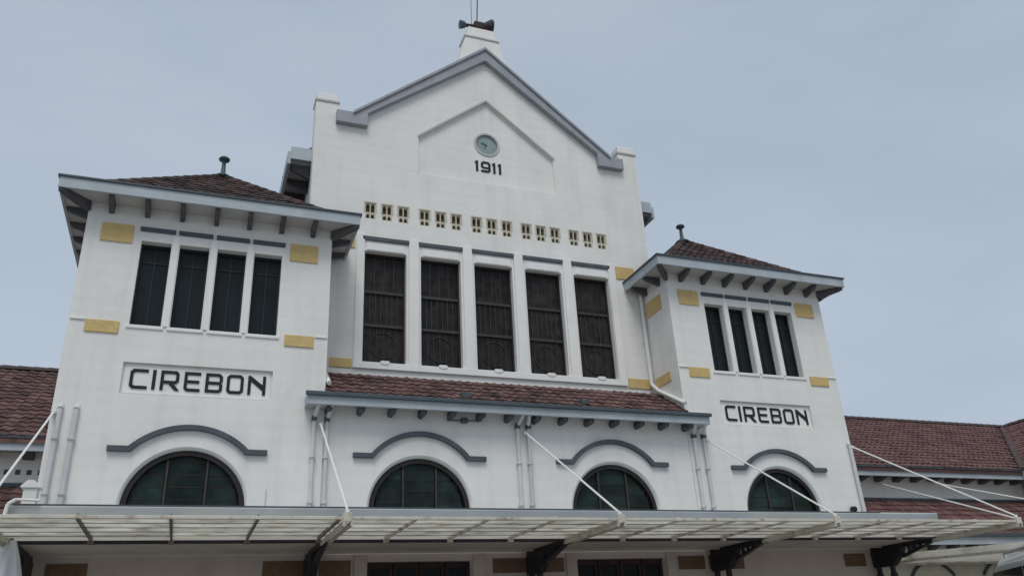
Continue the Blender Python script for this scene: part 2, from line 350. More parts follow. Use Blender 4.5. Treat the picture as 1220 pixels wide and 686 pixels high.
# ------------------------------------------------------------------ corner towers
TWD = 5.0; TIN = 4.39
def tower(s):
    cx = s*(TIN+TWD/2); x0, x1 = cx-2.5, cx+2.5; D = 5.05
    left = s < 0
    lab = ('white square tower left of the gabled hall, two pipes climbing its outer corner' if left else
           'white square tower right of the gabled hall, with a small black lamp low down')
    T = empty('corner_tower', lab, 'tower', 'corner towers flanking the station hall')
    T.location = (cx, 0, 0)
    def P(o): o.matrix_basis = Matrix.Translation((-cx, 0, 0)) @ o.matrix_basis; return o
    kids = []
    ac = s*(TIN+TWD/2+.03)
    wz0, wz1 = 6.375, 8.26
    wins = [(cx+a, cx+b) for a, b in ((-1.421, -.835), (-.671, -.08), (.088, .68), (.847, 1.43))]
    sg = rect(cx-1.413, 4.956, cx+1.413, 5.592)
    wh = [rect(a, wz0, b, wz1) for a, b in wins]
    bm = B_()
    prism(bm, rect(x0, -H, x1, 9.02), wh+[sg, arch_pts(ac, ARC_Z, 1.16, ARC_B-.02)], 0, .07, back=False)
    g = .003
    prism(bm, rect(x0, -H, x1, 9.02), [rect(a-g, wz0-g, b+g, wz1+g) for a, b in wins]+[arch_pts(ac, ARC_Z, 1.165, ARC_B-.025)], .07, .32)
    for xa, xb in ((x0, x0+.3), (x1-.3, x1)): bx(bm, (xa, .32, -H), (xb, D, 9.02))
    bx(bm, (x0+.3, D-.3, -H), (x1-.3, D, 9.02))
    wall = make('tower_wall', bm, 'plaster', T); P(wall)
    # windows
    for a, b in wins:
        bm = B_(); prism(bm, rect(a-.01, wz0-.01, b+.01, wz1+.01), [rect(a+.035, wz0+.045, b-.035, wz1-.06)], .19, .25)
        w = make('tall_window', bm, 'green_frame', T); P(w)
        boxobj('pane', (a+.02, .225, wz0+.02), (b-.02, .235, wz1-.02), 'glass', w)
        c = (a+b)/2
        boxobj('centre_bar', (c-.014, .205, wz0+.045), (c+.014, .232, wz1-.06), 'green_frame', w)
        boxobj('top_bar', (a+.035, .206, wz1-.42), (b-.035, .231, wz1-.39), 'green_frame', w)
        P(boxobj('window_sill', (a-.05, -.03, wz0-.075), (b+.05, .16, wz0-.003), 'trim', T, bevel=.01))
        P(boxobj('dark_lintel_bar', (c-.345, -.04, 8.475), (c+.345, .01, 8.575), 'moulding', T, bevel=.01))
    # slightly raised window surround
    for xa in [(wins[i][1]+wins[i+1][0])/2 for i in range(3)]:
        P(boxobj('window_pier', (xa-.066, -.022, wz0), (xa+.066, .0, 8.42), 'trim', T, bevel=.006))
    # ochre tile blocks
    for q0, q1 in ((-2.202, -1.595), (1.595, 2.202)):
        for za, zb in ((8.162, 8.581), (6.162, 6.416)):
            P(boxobj('ochre_block', (cx+q0, -.028, za), (cx+q1, .01, zb), 'ochre', T, bevel=.006))
    for za, zb in ((8.162, 8.581), (6.162, 6.416)):
        xi = s*TIN
        P(boxobj('ochre_block', (min(xi, xi-s*.028), .38, za), (max(xi, xi-s*.028), 1.13, zb), 'ochre', T, bevel=.006))
        xo = s*(TIN+TWD)
        P(boxobj('ochre_block', (min(xo, xo+s*.028), .38, za), (max(xo, xo+s*.028), 1.13, zb), 'ochre', T, bevel=.006))
    # fine string ledge where the upper storey steps back
    for xa, xb in ((x0+.02, cx-2.22), (cx+2.22, x1-.02)):
        P(boxobj('string_ledge', (xa, -.03, 6.40), (xb, .0, 6.432), 'trim', T, bevel=.006))
    # name sign
    sgn = boxobj('name_sign', (cx-1.37, .055, 4.985), (cx+1.37, .075, 5.56), 'trim', T); P(sgn)
    off = [('C', -8.155, -7.83), ('I', -7.75, -7.688), ('R', -7.60, -7.25), ('E', -7.165, -6.86), ('B', -6.765, -6.44), ('O', -6.36, -6.035), ('N', -5.95, -5.60)]
    write(sgn, [(ch, a+6.89+cx, b+6.89+cx) for ch, a, b in off], .053, 5.075, .40, .059)
    # arched window and hood
    P(arch_window(T, ac, 0)); P(hood(T, ac, 0, 1.44, 1.06, 3.875, 4.325))
    # reveal children of T were created in world coords
    for o in T.children:
        if o.name.startswith('arch_reveal'): P(o)
    # eaves
    e = .535
    X0, X1, Y0, Y1 = x0-e, x1+e, -e-.015, D+e
    bm = B_(); prism(bm, [(X0, Y0), (X1, Y0), (X1, Y1), (X0, Y1)], [[(X0+.06, Y0+.06), (X1-.06, Y0+.06), (X1-.06, Y1-.06), (X0+.06, Y1-.06)]], 8.99, 9.24, axis='z')
    P(make('eave_fascia', bm, 'fascia', T))
    bm = B_(); prism(bm, [(X0-.035, Y0-.035), (X1+.035, Y0-.035), (X1+.035, Y1+.035), (X0-.035, Y1+.035)], [[(X0+.02, Y0+.02), (X1-.02, Y0+.02), (X1-.02, Y1-.02), (X0+.02, Y1-.02)]], 9.225, 9.275, axis='z')
    P(make('gutter_lip', bm, 'lip', T, bevel=.01))
    bm = B_(); prism(bm, [(X0+.06, Y0+.06), (X1-.06, Y0+.06), (X1-.06, Y1-.06), (X0+.06, Y1-.06)], [], 9.02, 9.06, axis='z')
    P(make('eave_soffit', bm, 'soffit', T))
    for i in range(7):
        P(eave_bracket(T, cx+(i-3)*.688, 0, 0, 9.018))
    for k in range(7):
        y = .35+k*.69
        for sx, ang in ((x0, -pi/2), (x1, pi/2)):
            P(eave_bracket(T, sx, y, ang, 9.018))
    for sx, sy, ang in ((x0, 0, -pi/4), (x1, 0, pi/4), (x0, D, -3*pi/4), (x1, D, 3*pi/4)):
        P(eave_bracket(T, sx, sy, ang, 9.018, L_=.70, wdt=.11))
    # roof
    ap = Vector((cx, D/2, 11.56)); rx, ry = 2.5+e-.10, D/2+e-.10
    bm = B_()
    base = [bm.verts.new(p) for p in ((cx-rx, D/2-ry, 9.065), (cx+rx, D/2-ry, 9.065), (cx+rx, D/2+ry, 9.065), (cx-rx, D/2+ry, 9.065))]; a = bm.verts.new(ap)
    for i in range(4): bm.faces.new((base[i], base[(i+1)%4], a))
    bm.faces.new(base[::-1])
    roof = make('tower_roof', bm, 'tile_dark', T); P(roof)
    for k, (ox, oy, ux, uy) in enumerate(((cx, D/2-ry, 1, 0), (cx+rx, D/2, 0, 1), (cx, D/2+ry, -1, 0), (cx-rx, D/2, 0, -1))):
        half = rx if k % 2 == 0 else ry; dep = ry if k % 2 == 0 else rx
        u = Vector((ux, uy, 0)); inw = Vector((-uy, ux, 0)); v = (inw*dep+Vector((0, 0, 11.56-9.065))); Ls = v.length; v.normalize()
        spans = []
        h = 0
        while h < Ls-.25:
            hw = half*(1-(h+.16)/Ls)-.05; spans.append((h, -hw, hw)); h += TE_
        sing = (lambda hh, xx: True) if k == 0 else ((lambda hh, xx: hh > .8) if (k == 3 and s > 0) else None)
        tiles(roof, (ox, oy, 9.065), u, v, spans, 'tile_dark', sing, budget=(200 if k == 0 else 90))
    for bxv, byv in ((-rx, -ry), (rx, -ry), (rx, ry), (-rx, ry)):
        caps(roof, (cx+bxv*.985, D/2+byv*.985, 9.065+.045), (cx, D/2, 11.56+.02), 'tile_dark', .115, name='hip_cap')
    bm = B_(); lathe(bm, [(.26, 0), (.20, .07), (.10, .12), (.062, .2), (.05, .40), (.05, .52), (.08, .54), (.135, .57), (.140, .61), (.10, .65), (.03, .67)], (cx, D/2, 11.52))
    P(make('roof_finial', bm, 'lip', T, smooth=True))
    # lower wall under the canopy
    for a, b in (((TIN+.06, TIN+1.02), (3.98, 4.66)) if True else ()):
        xa, xb = sorted((s*a, s*b))
        if (a, b) == (3.98, 4.66): xa, xb = sorted((s*8.37, s*9.03))
        P(boxobj('ochre_block', (xa, -.028, 1.53), (xb, .01, 1.83), 'ochre_shaded', T, bevel=.006))
    P(boxobj('wall_shade_sheet', (x0+.004, -.012, -H), (x1-.004, -.001, 1.94), 'shade_beige', T))  # thin added sheet, darkens the wall like the canopy's shade
    # outer pair of downpipes
    if left:
        for px in (-9.24, -8.97):
            bm = B_(); tube(bm, (px, -.05, 2.0), (px, -.05, 4.58), .05, 10); tube(bm, (px, -.06, 4.58), (px, .03, 4.68), .055, 10)
            for zc in (3.0, 4.0): tube(bm, (px, -.06, zc), (px, -.06, zc+.05), .068, 10)
            P(make('downpipe', bm, 'pipe', T, smooth=False))
    else:
        px = 9.29
        bm = B_(); tube(bm, (px, -.07, 2.0), (px, -.07, 4.55), .05, 10); tube(bm, (px, -.07, 4.55), (px, .03, 4.65), .05, 10)
        P(make('downpipe', bm, 'pipe', T))
        bm = B_(); lathe(bm, [(.05, -.06), (.085, -.03), (.09, .03), (.06, .07)], (8.93, -.10, 2.89), 12); bx(bm, (8.90, -.06, 2.87), (8.96, .0, 2.91))
        P(make('wall_lamp', bm, 'letter', T))
    return T
tw_left = tower(-1)
tw_right = tower(1)

# ------------------------------------------------------------------ gabled hall with its low front bay
HALL = empty('station_hall', 'white gabled hall dated 1911 between the two towers, with five tall dark windows', 'building')
G = 1.31
def slope(x): return 16.20-.755*abs(x)
wc = [(-4+2*i)/2*1.4285+.0 for i in range(5)]
gw = [(c-.528, c+.528) for c in wc]
gz0, gz1 = 6.40, 9.33
nich = [1.43*(g-2)+.43*(k-1)+.015 for g in range(5) for k in range(3)]
out = [(-4.78, -H), (4.78, -H), (4.78, 13.62), (4.18, 13.62), (4.18, 13.2), (3.62, 13.2), (3.62, slope(3.62)-.15), (0, 15.98), (-3.62, slope(3.62)-.15), (-3.62, 13.2), (-4.18, 13.2), (-4.18, 13.62), (-4.78, 13.62)]
ped = [(-2.0, 11.82), (2.0, 11.82), (2.0, 12.98), (0, 14.58), (-2.0, 12.98)]
wh = [rect(a, gz0, b, gz1) for a, b in gw]
nh = [rect(x-.135, 10.235, x+.135, 10.70) for x in nich]
circ = lambda r, n=28: [(r*cos(2*pi*i/n), 13.15+r*sin(2*pi*i/n)) for i in range(n)]
bm = B_()
prism(bm, out, wh+nh+[ped], G, G+.07, back=False)
prism(bm, out, [rect(a-.003, gz0-.003, b+.003, gz1+.003) for a, b in gw]+[rect(x-.138, 10.232, x+.138, 10.703) for x in nich]+[circ(.37)], G+.07, G+.32, back=False)
g2 = [(x*.999, z) for x, z in out]
prism(bm, g2, [], G+.32, G+.42)
wallh = make('gable_wall', bm, 'plaster', HALL)
# hall body behind
bm = B_()
for s in (-1, 1): bx(bm, (min(s*4.72, s*4.42), G+.42, -H), (max(s*4.72, s*4.42), 22, 11.95))
bx(bm, (-4.42, 21.7, -H), (4.42, 22, 11.95))
make('hall_wall', bm, 'plaster', HALL)
bm = B_()
rz = lambda x: 16.0-.755*abs(x)
prism(bm, [(-5.34, rz(5.34)), (0, rz(0)), (5.34, rz(5.34)), (5.34, rz(5.34)-.12), (0, rz(0)-.14), (-5.34, rz(5.34)-.12)], [], G+.43, 22.4)
hroof = make('hall_roof', bm, 'tile', HALL)
for s in (-1, 1):
    v = Vector((-s*5.34, 0, rz(0)-rz(5.34))); Ls = v.length
    sp = [(i*TE_, -9.9, 9.9) for i in range(int(Ls/TE_))]
    tiles(hroof, (s*5.34, 12.1, rz(5.34)), (0, s, 0), v, sp, 'tile')
    xa, xb = sorted((s*5.30, s*5.38))
    boxobj('eave_fascia', (xa, G+.30, 11.72), (xb, 22.4, 12.08), 'fascia', HALL)
    xa, xb = sorted((s*4.73, s*5.30))
    boxobj('eave_soffit', (xa, G+.43, 11.86), (xb, 22.4, 11.90), 'soffit', HALL)
    boxobj('eave_end_board', (xa, G+.30, 11.88), (xb, G+.38, 12.24), 'fascia', HALL)
    for i in range(14): eave_bracket(HALL, s*4.72, G+.62+i*.7, s*pi/2, 11.855, L_=.55, hgt=.34, wdt=.12)
# gable coping with horizontal ends
cop = [(-4.25, 12.95), (-3.42, 12.95), (-3.42, 13.36), (0, 15.97), (3.42, 13.36), (3.42, 12.95), (4.25, 12.95), (4.25, 13.32), (3.76, 13.32), (3.76, slope(3.76)+.02), (.16, 16.36), (0, 16.42), (-.16, 16.36), (-3.76, slope(3.76)+.02), (-3.76, 13.32), (-4.25, 13.32)]
bm = B_(); prism(bm, cop, [], G-.16, G+.5); make('gable_coping', bm, 'coping', HALL, bevel=.015)
# upper lip of the coping
lipo = [(-3.82, slope(3.82)+.01), (0, 16.44), (3.82, slope(3.82)+.01), (3.82, slope(3.82)-.07), (0, 16.35), (-3.82, slope(3.82)-.07)]
bm = B_(); prism(bm, lipo, [], G-.21, G-.163); make('coping_lip', bm, 'coping', HALL)
# end pillars
for s in (-1, 1):
    xa, xb = sorted((s*4.18, s*4.78))
    boxobj('pillar_band', (xa-.02, G-.03, 13.60), (xb+.02, G+.46, 13.67), 'soffit', HALL, bevel=.01)
    boxobj('pillar_cap', (xa+.02, G+.0, 13.67), (xb-.02, G+.42, 13.88), 'trim', HALL, bevel=.02)
# pedestal on the apex
bm = B_()
def frus(bm, z0, z1, a0, a1, d0, d1, yc):
    A = [bm.verts.new((sx*a0, yc+sy*d0, z0)) for sx, sy in ((-1,-1),(1,-1),(1,1),(-1,1))]; Bq = [bm.verts.new((sx*a1, yc+sy*d1, z1)) for sx, sy in ((-1,-1),(1,-1),(1,1),(-1,1))]
    for i in range(4): bm.faces.new((A[i], A[(i+1)%4], Bq[(i+1)%4], Bq[i]))
    bm.faces.new(A[::-1]); bm.faces.new(Bq)
frus(bm, 15.75, 16.95, .80, .52, .34, .26, G+.32); frus(bm, 16.955, 17.04, .56, .56, .30, .30, G+.32); frus(bm, 17.045, 17.42, .46, .40, .24, .2, G+.32)
make('apex_pedestal', bm, 'plaster', HALL, bevel=.015)
# triangular panel edging, clock, date
bm = B_(); prism(bm, [(-2.03, 12.96), (0, 14.585), (2.03, 12.96), (2.03, 13.03), (0, 14.65), (-2.03, 13.03)], [], G-.035, G+.0); make('panel_moulding', bm, 'soffit', HALL)
bm = B_(); prism(bm, circ(.385), [circ(.325)], G+.045, G+.12); make('clock_rim', bm, 'soffit', HALL, bevel=.01)
bm = B_(); prism(bm, circ(.33), [], G+.10, G+.13); ck = make('clock_face', bm, 'clock', HALL)
bm = B_(); prism(bm, [(-.17, 13.19), (-.15, 13.215), (.01, 13.165), (.03, 13.13)], [], G+.085, G+.09)
make('clock_hand', bm, 'moulding', ck)
bm = B_(); prism(bm, [(-.01, 13.15), (.018, 13.155), (-.06, 13.03), (-.08, 13.04)], [], G+.091, G+.096); make('clock_hand', bm, 'moulding', ck)
write(HALL, [('1', -.35, -.285), ('9', -.20, .08), ('1', .16, .225), ('1', .33, .395)], G+.07, 12.225, .35, .064, nm='date_numeral')
# five tall windows
for i, (a, b) in enumerate(gw):
    y = G
    bm = B_(); prism(bm, rect(a-.01, gz0-.01, b+.01, gz1+.01), [rect(a+.045, gz0+.05, b-.045, gz1-.06)], y+.17, y+.25)
    w = make('hall_window', bm, 'wframe', HALL)
    boxobj('pane', (a+.02, y+.222, gz0+.02), (b-.02, y+.232, gz1-.02), 'bglass', w)
    c = (a+b)/2
    t1, t2 = gz1-.06-(gz1-gz0)*.335, gz1-.06-(gz1-gz0)*.635
    for zt in (t1, t2): boxobj('transom', (a+.045, y+.17, zt-.035), (b-.045, y+.218, zt+.035), 'wbar', w)
    for k in range(6):
        x = a+.045+(b-a-.09)*(k+1)/7
        boxobj('bar', (x-.009, y+.195, t2+.035), (x+.009, y+.219, t1-.035), 'wbar', w)
    for k in range(3):
        x = a+.045+(b-a-.09)*(k+1)/4
        boxobj('bar', (x-.009, y+.198, t1+.035), (x+.009, y+.219, gz1-.06), 'wbar', w)
    zc = gz0+.05+(t2-gz0)*.47
    for r in (.33,):
        bm = B_(); cc = lambda rr: [(c+rr*cos(2*pi*j/22), zc+rr*sin(2*pi*j/22)) for j in range(22)]
        prism(bm, cc(r), [cc(r-.014)], y+.196, y+.2195); make('ring', bm, 'wbar', w)
    for k in range(5):
        x = a+.045+(b-a-.09)*(k+1)/6
        boxobj('bar', (x-.007, y+.202, gz0+.05), (x+.007, y+.2192, t2-.035), 'wbar', w)
    # chamfered head, sill, dark bar above, small sill ornament
    bm = B_(); prism(bm, [(G-.0, gz1+.13), (G+.165, gz1-.02), (G+.165, gz1+.13)], [], a+.003, b-.003, axis='x')
    boxobj('dark_lintel_bar', (c-.60, y-.045, 9.615), (c+.60, y+.01, 9.725), 'moulding', HALL, bevel=.01)
    bm.free()
    bm = B_(); prism(bm, [(c+.11*cos(pi*j/8+pi), gz0+.0+.055*sin(pi*j/8+pi)) for j in range(9)][::-1]+[], [], y-.075, y-.05)
    make('sill_ornament', bm, 'trim', HALL)
    bm = B_(); prism(bm, [(c-.13, gz0+.002), (c+.13, gz0+.002), (c+.08, gz0+.04), (c-.08, gz0+.04)], [], y-.07, y+.1); make('sill_ornament', bm, 'trim', HALL)
# raised surround: outer jambs, mullion piers, lintel band
for xa, xb in [(-3.60, -3.40)]+[((gw[i][1]+gw[i+1][0])/2-.13, (gw[i][1]+gw[i+1][0])/2+.13) for i in range(4)]+[(3.40, 3.60)]:
    boxobj('window_pier', (xa, G-.045, gz0), (xb, G, 9.78), 'trim', HALL, bevel=.012)
boxobj('window_sill', (-3.62, G-.06, 6.23), (3.62, G, gz0-.002), 'trim', HALL, bevel=.012)
for a, b in gw: boxobj('window_head', (a+.05, G-.02, gz1+.02), (b-.05, G, 9.55), 'trim', HALL, bevel=.012)
# niches of pierced blocks
for x in nich:
    bm = B_(); prism(bm, rect(x-.135, 10.235, x+.135, 10.70), [arch_pts(x-.063, 10.625, .05, 10.43, 6), arch_pts(x+.063, 10.625, .05, 10.43, 6), arch_pts(x-.06, 10.34, .043, 10.262, 5), arch_pts(x+.06, 10.34, .043, 10.262, 5)], G+.012, G+.10)
    nb = make('pierced_block', bm, 'pale', HALL)
    boxobj('dark_opening', (x-.125, G+.11, 10.245), (x+.125, G+.13, 10.69), 'olive', nb)
    bm = B_(); prism(bm, rect(x-.165, 10.44, x+.165, 10.735), [rect(x-.134, 10.43, x+.134, 10.701)] if False else [], G-.012, G-.0); bm.free()
    bm = B_()
    prism(bm, [(x-.165, 10.43), (x-.136, 10.43), (x-.136, 10.702), (x+.136, 10.702), (x+.136, 10.43), (x+.165, 10.43), (x+.165, 10.735), (x-.165, 10.735)], [], G-.014, G+.03)
    make('pale_edging', bm, 'pale', nb)
# ochre blocks beside the windows
for xa, xb, za, zb in ((-4.14, -3.64, 6.23, 6.45), (3.65, 4.33, 6.19, 6.46), (-4.22, -3.64, 9.36, 9.74), (3.65, 4.22, 9.36, 9.74)):
    boxobj('ochre_block', (xa, G-.028, za), (xb, G+.01, zb), 'ochre', HALL, bevel=.006)
# corner downpipe with elbow down to the front roof
bm = B_(); tube(bm, (4.30, G-.10, 9.0), (4.30, G-.10, 6.30), .05, 10); tube(bm, (4.30, G-.10, 6.30), (4.33, G-.35, 6.05), .05, 10); tube(bm, (4.33, G-.35, 6.05), (4.33, -.16, 5.40), .05, 10)
tube(bm, (4.30, G-.10, 9.0), (4.40, G-.25, 9.1), .05, 10)
make('downpipe', bm, 'rod', HALL)
bm = B_(); tube(bm, (-4.33, G-.4, 6.02), (-4.33, -.10, 5.38), .05, 10); make('roof_pipe', bm, 'rod', HALL)
# --- front bay (two arched windows) and its lean-to roof
PW = .03
bm = B_(); wallw = rect(-4.385, -H, 4.385, 5.0)
ach = [arch_pts(-2.32, ARC_Z, 1.146, ARC_B-.02, 32), arch_pts(2.26, ARC_Z, 1.146, ARC_B-.02, 32)]
dh = [rect(-3.42, -H+.14, -1.26, 1.80), rect(1.14, -H+.14, 3.32, 1.80)]
dh2 = [rect(-3.425, -H+.135, -1.255, 1.805), rect(1.135, -H+.135, 3.325, 1.805)]
prism(bm, wallw, ach+dh, PW, PW+.3); make('bay_wall', bm, 'plaster', HALL)
for cx in (-2.32, 2.26): arch_window(HALL, cx, PW, 1.075); hood(HALL, cx, PW, 1.45, 1.05, 3.895, 4.395)
ze, zt = 5.06, 6.14
bm = B_(); prism(bm, [(-.33, ze-.06), (G, zt-.06), (G, zt-.12), (-.33, ze-.12)], [], -4.385, 4.385, axis='x')
broof = make('bay_roof', bm, 'tile_dark', HALL)
v = Vector((0, G+.33, zt-ze)); Ls = v.length
tiles(broof, (0, -.36, ze-.06), (1, 0, 0), v, [(i*TE_, -4.37, 4.37) for i in range(6)], 'tile', lambda h, x: True, budget=240)
for vx in (-1.30, 1.63):
    bm = B_(); bx(bm, (vx-.11, -.12, 5.24), (vx+.11, .16, 5.36)); make('roof_vent', bm, 'lip', broof, bevel=.01)
bm = B_()
for s in (-1, 1):
    xa, xb = sorted((s*4.385, s*4.80)); bx(bm, (xa, -.40, 4.83), (xb, -.02, 5.06))
bx(bm, (-4.385, -.40, 4.83), (4.385, -.33, 5.0599))
make('bay_fascia', bm, 'fascia', HALL)
boxobj('bay_gutter', (-4.84, -.47, 5.0), (4.84, -.405, 5.085), 'lip', HALL, bevel=.012)
boxobj('bay_soffit', (-4.38, -.33, 4.90), (4.38, PW-.001, 4.93), 'soffit', HALL)
for i in range(14):
    x = -4.32+8.62*i/13
    bm = B_()
    o8 = [(x+.07*cos(2*pi*j/8+pi/8), 4.80+.08*sin(2*pi*j/8+pi/8)) for j in range(8)]
    prism(bm, o8, [], -.30, PW-.002); bx(bm, (x-.05, -.32, 4.86), (x+.05, PW-.002, 4.897))
    make('rafter_end', bm, 'bracket', HALL)
for px, zt_ in ((-4.60, 4.62), (-4.33, 4.62), (-.10, 4.66), (.16, 4.66), (4.50, 4.62), (4.78, 4.62)):
    bm = B_(); yy = -.065 if abs(px) > 4.4 else -.035
    tube(bm, (px, yy, 1.96), (px, yy, zt_), .040, 10); tube(bm, (px, yy, zt_), (px+(.06 if px < 0 else -.06), -.30, 4.86), .045, 10)
    for zc in (2.9, 3.8): tube(bm, (px, yy, zc), (px, yy, zc+.05), .064, 10)
    make('downpipe', bm, 'pipe', HALL)
    boxobj('pipe_joint', (px-.05, yy-.065, zt_-.06), (px+.05, yy+.06, zt_+.05), 'lip', HALL, bevel=.01)
bm = B_(); prism(bm, rect(-4.38, -H, 4.38, 1.94), dh2, PW-.012, PW-.001); make('wall_shade_sheet', bm, 'shade_beige', HALL)  # same painted shade over the bay wall
bm = B_(); tube(bm, (-1.75, -.04, 4.72), (-.95, -.04, 4.74), .014, 6); tube(bm, (-.95, -.04, 4.74), (-.95, -.04, 4.86), .014, 6); bx(bm, (-1.42, -.09, 4.68), (-1.28, .02, 4.78)); make('cable_conduit', bm, 'lip', HALL)
# doors and surrounds under the canopy
for xa, xb in ((-3.42, -1.26), (1.14, 3.32)):
    d = empty('station_door', None, None); d.parent = HALL
    n = 4; wdt = (xb-xa)/n
    for k in range(n):
        bm = B_(); prism(bm, rect(xa+k*wdt+.01, -H+.145, xa+(k+1)*wdt-.01, 1.79), [rect(xa+k*wdt+.08, .9, xa+(k+1)*wdt-.08, 1.68)], PW+.12, PW+.18); make('door_leaf', bm, 'door', d)
        boxobj('door_pane', (xa+k*wdt+.07, PW+.15, .88), (xa+(k+1)*wdt-.07, PW+.16, 1.70), 'glass', d)
    for p0, p1 in ((xa-.27, xa-.02), (xb+.02, xb+.28)): boxobj('door_pilaster', (p0, PW-.06, -H+.14), (p1, PW-.013, 1.93), 'shade_beige', HALL, bevel=.01)
for xa, xb in ((-4.36, -3.75), (-.80, .82), (3.66, 4.36)):
    boxobj('ochre_block', (xa, PW-.025, 1.54), (xb, PW+.01, 1.83), 'ochre_shaded', HALL, bevel=.006)

# ------------------------------------------------------------------ siren-like fitting and pole on the apex
t = empty('roof_siren', 'dark rusty horn fitting with a thin pole on top of the gable pedestal', 'siren'); t.location = (0, G+.32, 17.42)
bm = B_(); tube(bm, (-.60, 0, .18), (-.44, 0, .20), .14, 12, .10); make('small_horn', bm, 'lip', t)
bm = B_(); tube(bm, (-.44, 0, .20), (.02, 0, .24), .06, 10); bx(bm, (-.16, -.12, .12), (.14, .12, .36)); make('siren_body', bm, 'rust', t, bevel=.02)
bm = B_(); tube(bm, (.14, 0, .24), (.40, 0, .26), .14, 14, .30, cap=False); tube(bm, (.40, 0, .26), (.42, 0, .26), .30, 14, .30, cap=False); tube(bm, (.14, 0, .24), (.39, 0, .26), .12, 14, .28, cap=False); make('large_horn', bm, 'rust', t)
bm = B_(); tube(bm, (-.02, 0, 0), (-.02, 0, .14), .05, 8); make('siren_foot', bm, 'rust', t)
bm = B_(); tube(bm, (-.05, 0, .3), (.06, 0, 2.4), .022, 8); tube(bm, (-.20, .05, .3), (-.19, .05, 2.2), .010, 6); make('pole', bm, 'rafter', t)

# ------------------------------------------------------------------ entrance canopy
CAN = empty('entrance_canopy', 'long flat entrance canopy across the station front with cream sheeting and white tie rods', 'canopy')
XL, XR, YF, YM, ZC = -9.42, 9.40, -4.22, -2.0, 1.95
boxobj('canopy_deck', (XL, YM+.03, ZC), (XR, -.06, ZC+.12), 'dsoffit', CAN)
boxobj('soffit_batten', (XL+.1, -.45, ZC-.03), (XR-.1, -.38, ZC-.001), 'dsoffit', CAN)
boxobj('deck_roof', (XL+.02, YM+.06, ZC+.34), (XR-.02, -.14, ZC+.38), 'strip', CAN)
bm = B_(); prism(bm, [(YM-.06, 2.31), (YM+.03, 2.27), (YM+.06, 2.30), (YM+.06, 2.475), (YM-.05, 2.49), (YM-.08, 2.46)], [], XL+.02, XR+.1, axis='x'); make('front_gutter', bm, 'strip', CAN, bevel=.008)
boxobj('upstand', (XL+.05, YM+.035, ZC+.121), (XR-.05, YM+.10, 2.30), 'rafter', CAN)
bm = B_(); prism(bm, [(YM-.07, 2.47), (YM+.04, 2.47), (YM+.04, 2.50), (YM-.07, 2.50)], [], XL+.03, XR-1.6, axis='x'); make('gutter_lip', bm, 'lip', CAN)
nr = 17; rx = [XL+.06+(XR-XL-.12)*i/(nr-1) for i in range(nr)]
nb = 5; bwid = (YM-YF-.12)/nb
for i in range(nr-1):
    for k in range(nb):
        ya = YF+.07+k*bwid
        z = ZC+.02+.03*(k+1)/nb+random.uniform(-.006, .006)
        bm = B_(); prism(bm, [(ya+.012, z), (ya+bwid-.02, z-.012), (ya+bwid-.02, z+.0), (ya+.012, z+.012)], [], rx[i]+.025, rx[i+1]-.025, axis='x')
        make('canopy_sheet', bm, 'canopy', CAN)
for i, x in enumerate(rx):
    bm = B_(); bx(bm, (x-.014, YF+.05, ZC-.012), (x+.014, YM+.02, ZC+.07)); bx(bm, (x-.05, YM-.1, ZC-.06), (x+.05, YM+.02, ZC-.0121))
    make('rafter', bm, 'rafter' if x < -3.9 else 'beam', CAN)
bm = B_(); bx(bm, (XL, YF, ZC-.005), (XR, YF+.05, ZC+.045)); make('front_edge', bm, 'beam', CAN, bevel=.008)
for k in range(1, nb):
    ya = YF+.07+k*bwid
    bm = B_(); bx(bm, (XL+.05, ya-.014, ZC+.005), (XR-.05, ya+.014, ZC+.012)); make('purlin', bm, 'rafter', CAN)
bm = B_(); bx(bm, (XL+.05, YM-.04, ZC-.05), (XR-.05, YM+.028, ZC+.0)); make('rear_edge', bm, 'iron', CAN)
BX = (-9.30, -4.58, .0, 4.56, 9.28)
for x in BX:
    bm = B_()
    bx(bm, (x-.07, YF+.0-.03, ZC-.10), (x-.045, -2.0, ZC-.032)); bx(bm, (x+.045, YF-.03, ZC-.10), (x+.07, -2.0, ZC-.032))
    bx(bm, (x-.07, YF-.035, ZC-.031), (x+.07, YF-.0, ZC+.10))
    make('outrigger', bm, 'beam', CAN)
    bm = B_(); bx(bm, (x-.06, -2.05, ZC-.10), (x+.06, -.05, ZC-.001)); hb = make('wall_beam', bm, 'iron', CAN)
    # paired posts against the wall, panelled head and raking bracket
    c = empty('iron_column', None, None); c.parent = CAN
    for yy in (-.14, -.58):
        bm = B_(); lathe(bm, [(.10, 0), (.10, .25), (.075, .32), (.065, 2.6), (.085, 2.64), (.085, 2.72), (.065, 2.74), (.065, 3.0)], (x, yy, -H+.14), 12); make('post', bm, 'iron', c, smooth=False)
    bm = B_(); prism(bm, [(-.68, 1.47), (-.06, 1.47), (-.05, 1.70), (-.05, ZC-.102), (-1.05, ZC-.102), (-.98, 1.72)], [], x-.085, x+.085, axis='x'); make('column_head', bm, 'iron', c, bevel=.01)
    # raking bracket, open web
    bm = B_()
    prism(bm, [(-.99, 1.62), (-1.92, ZC-.11), (-1.80, ZC-.103), (-.97, 1.68)], [], x-.05, x+.05, axis='x')
    for yv in (-1.22, -1.40, -1.58):
        zl = 1.62+(ZC-.11-1.62)*((-yv-.99)/.93)
        bx(bm, (x-.035, yv-.02, zl+.02), (x+.035, yv+.02, ZC-.102))
    make('raking_bracket', bm, 'iron', c)
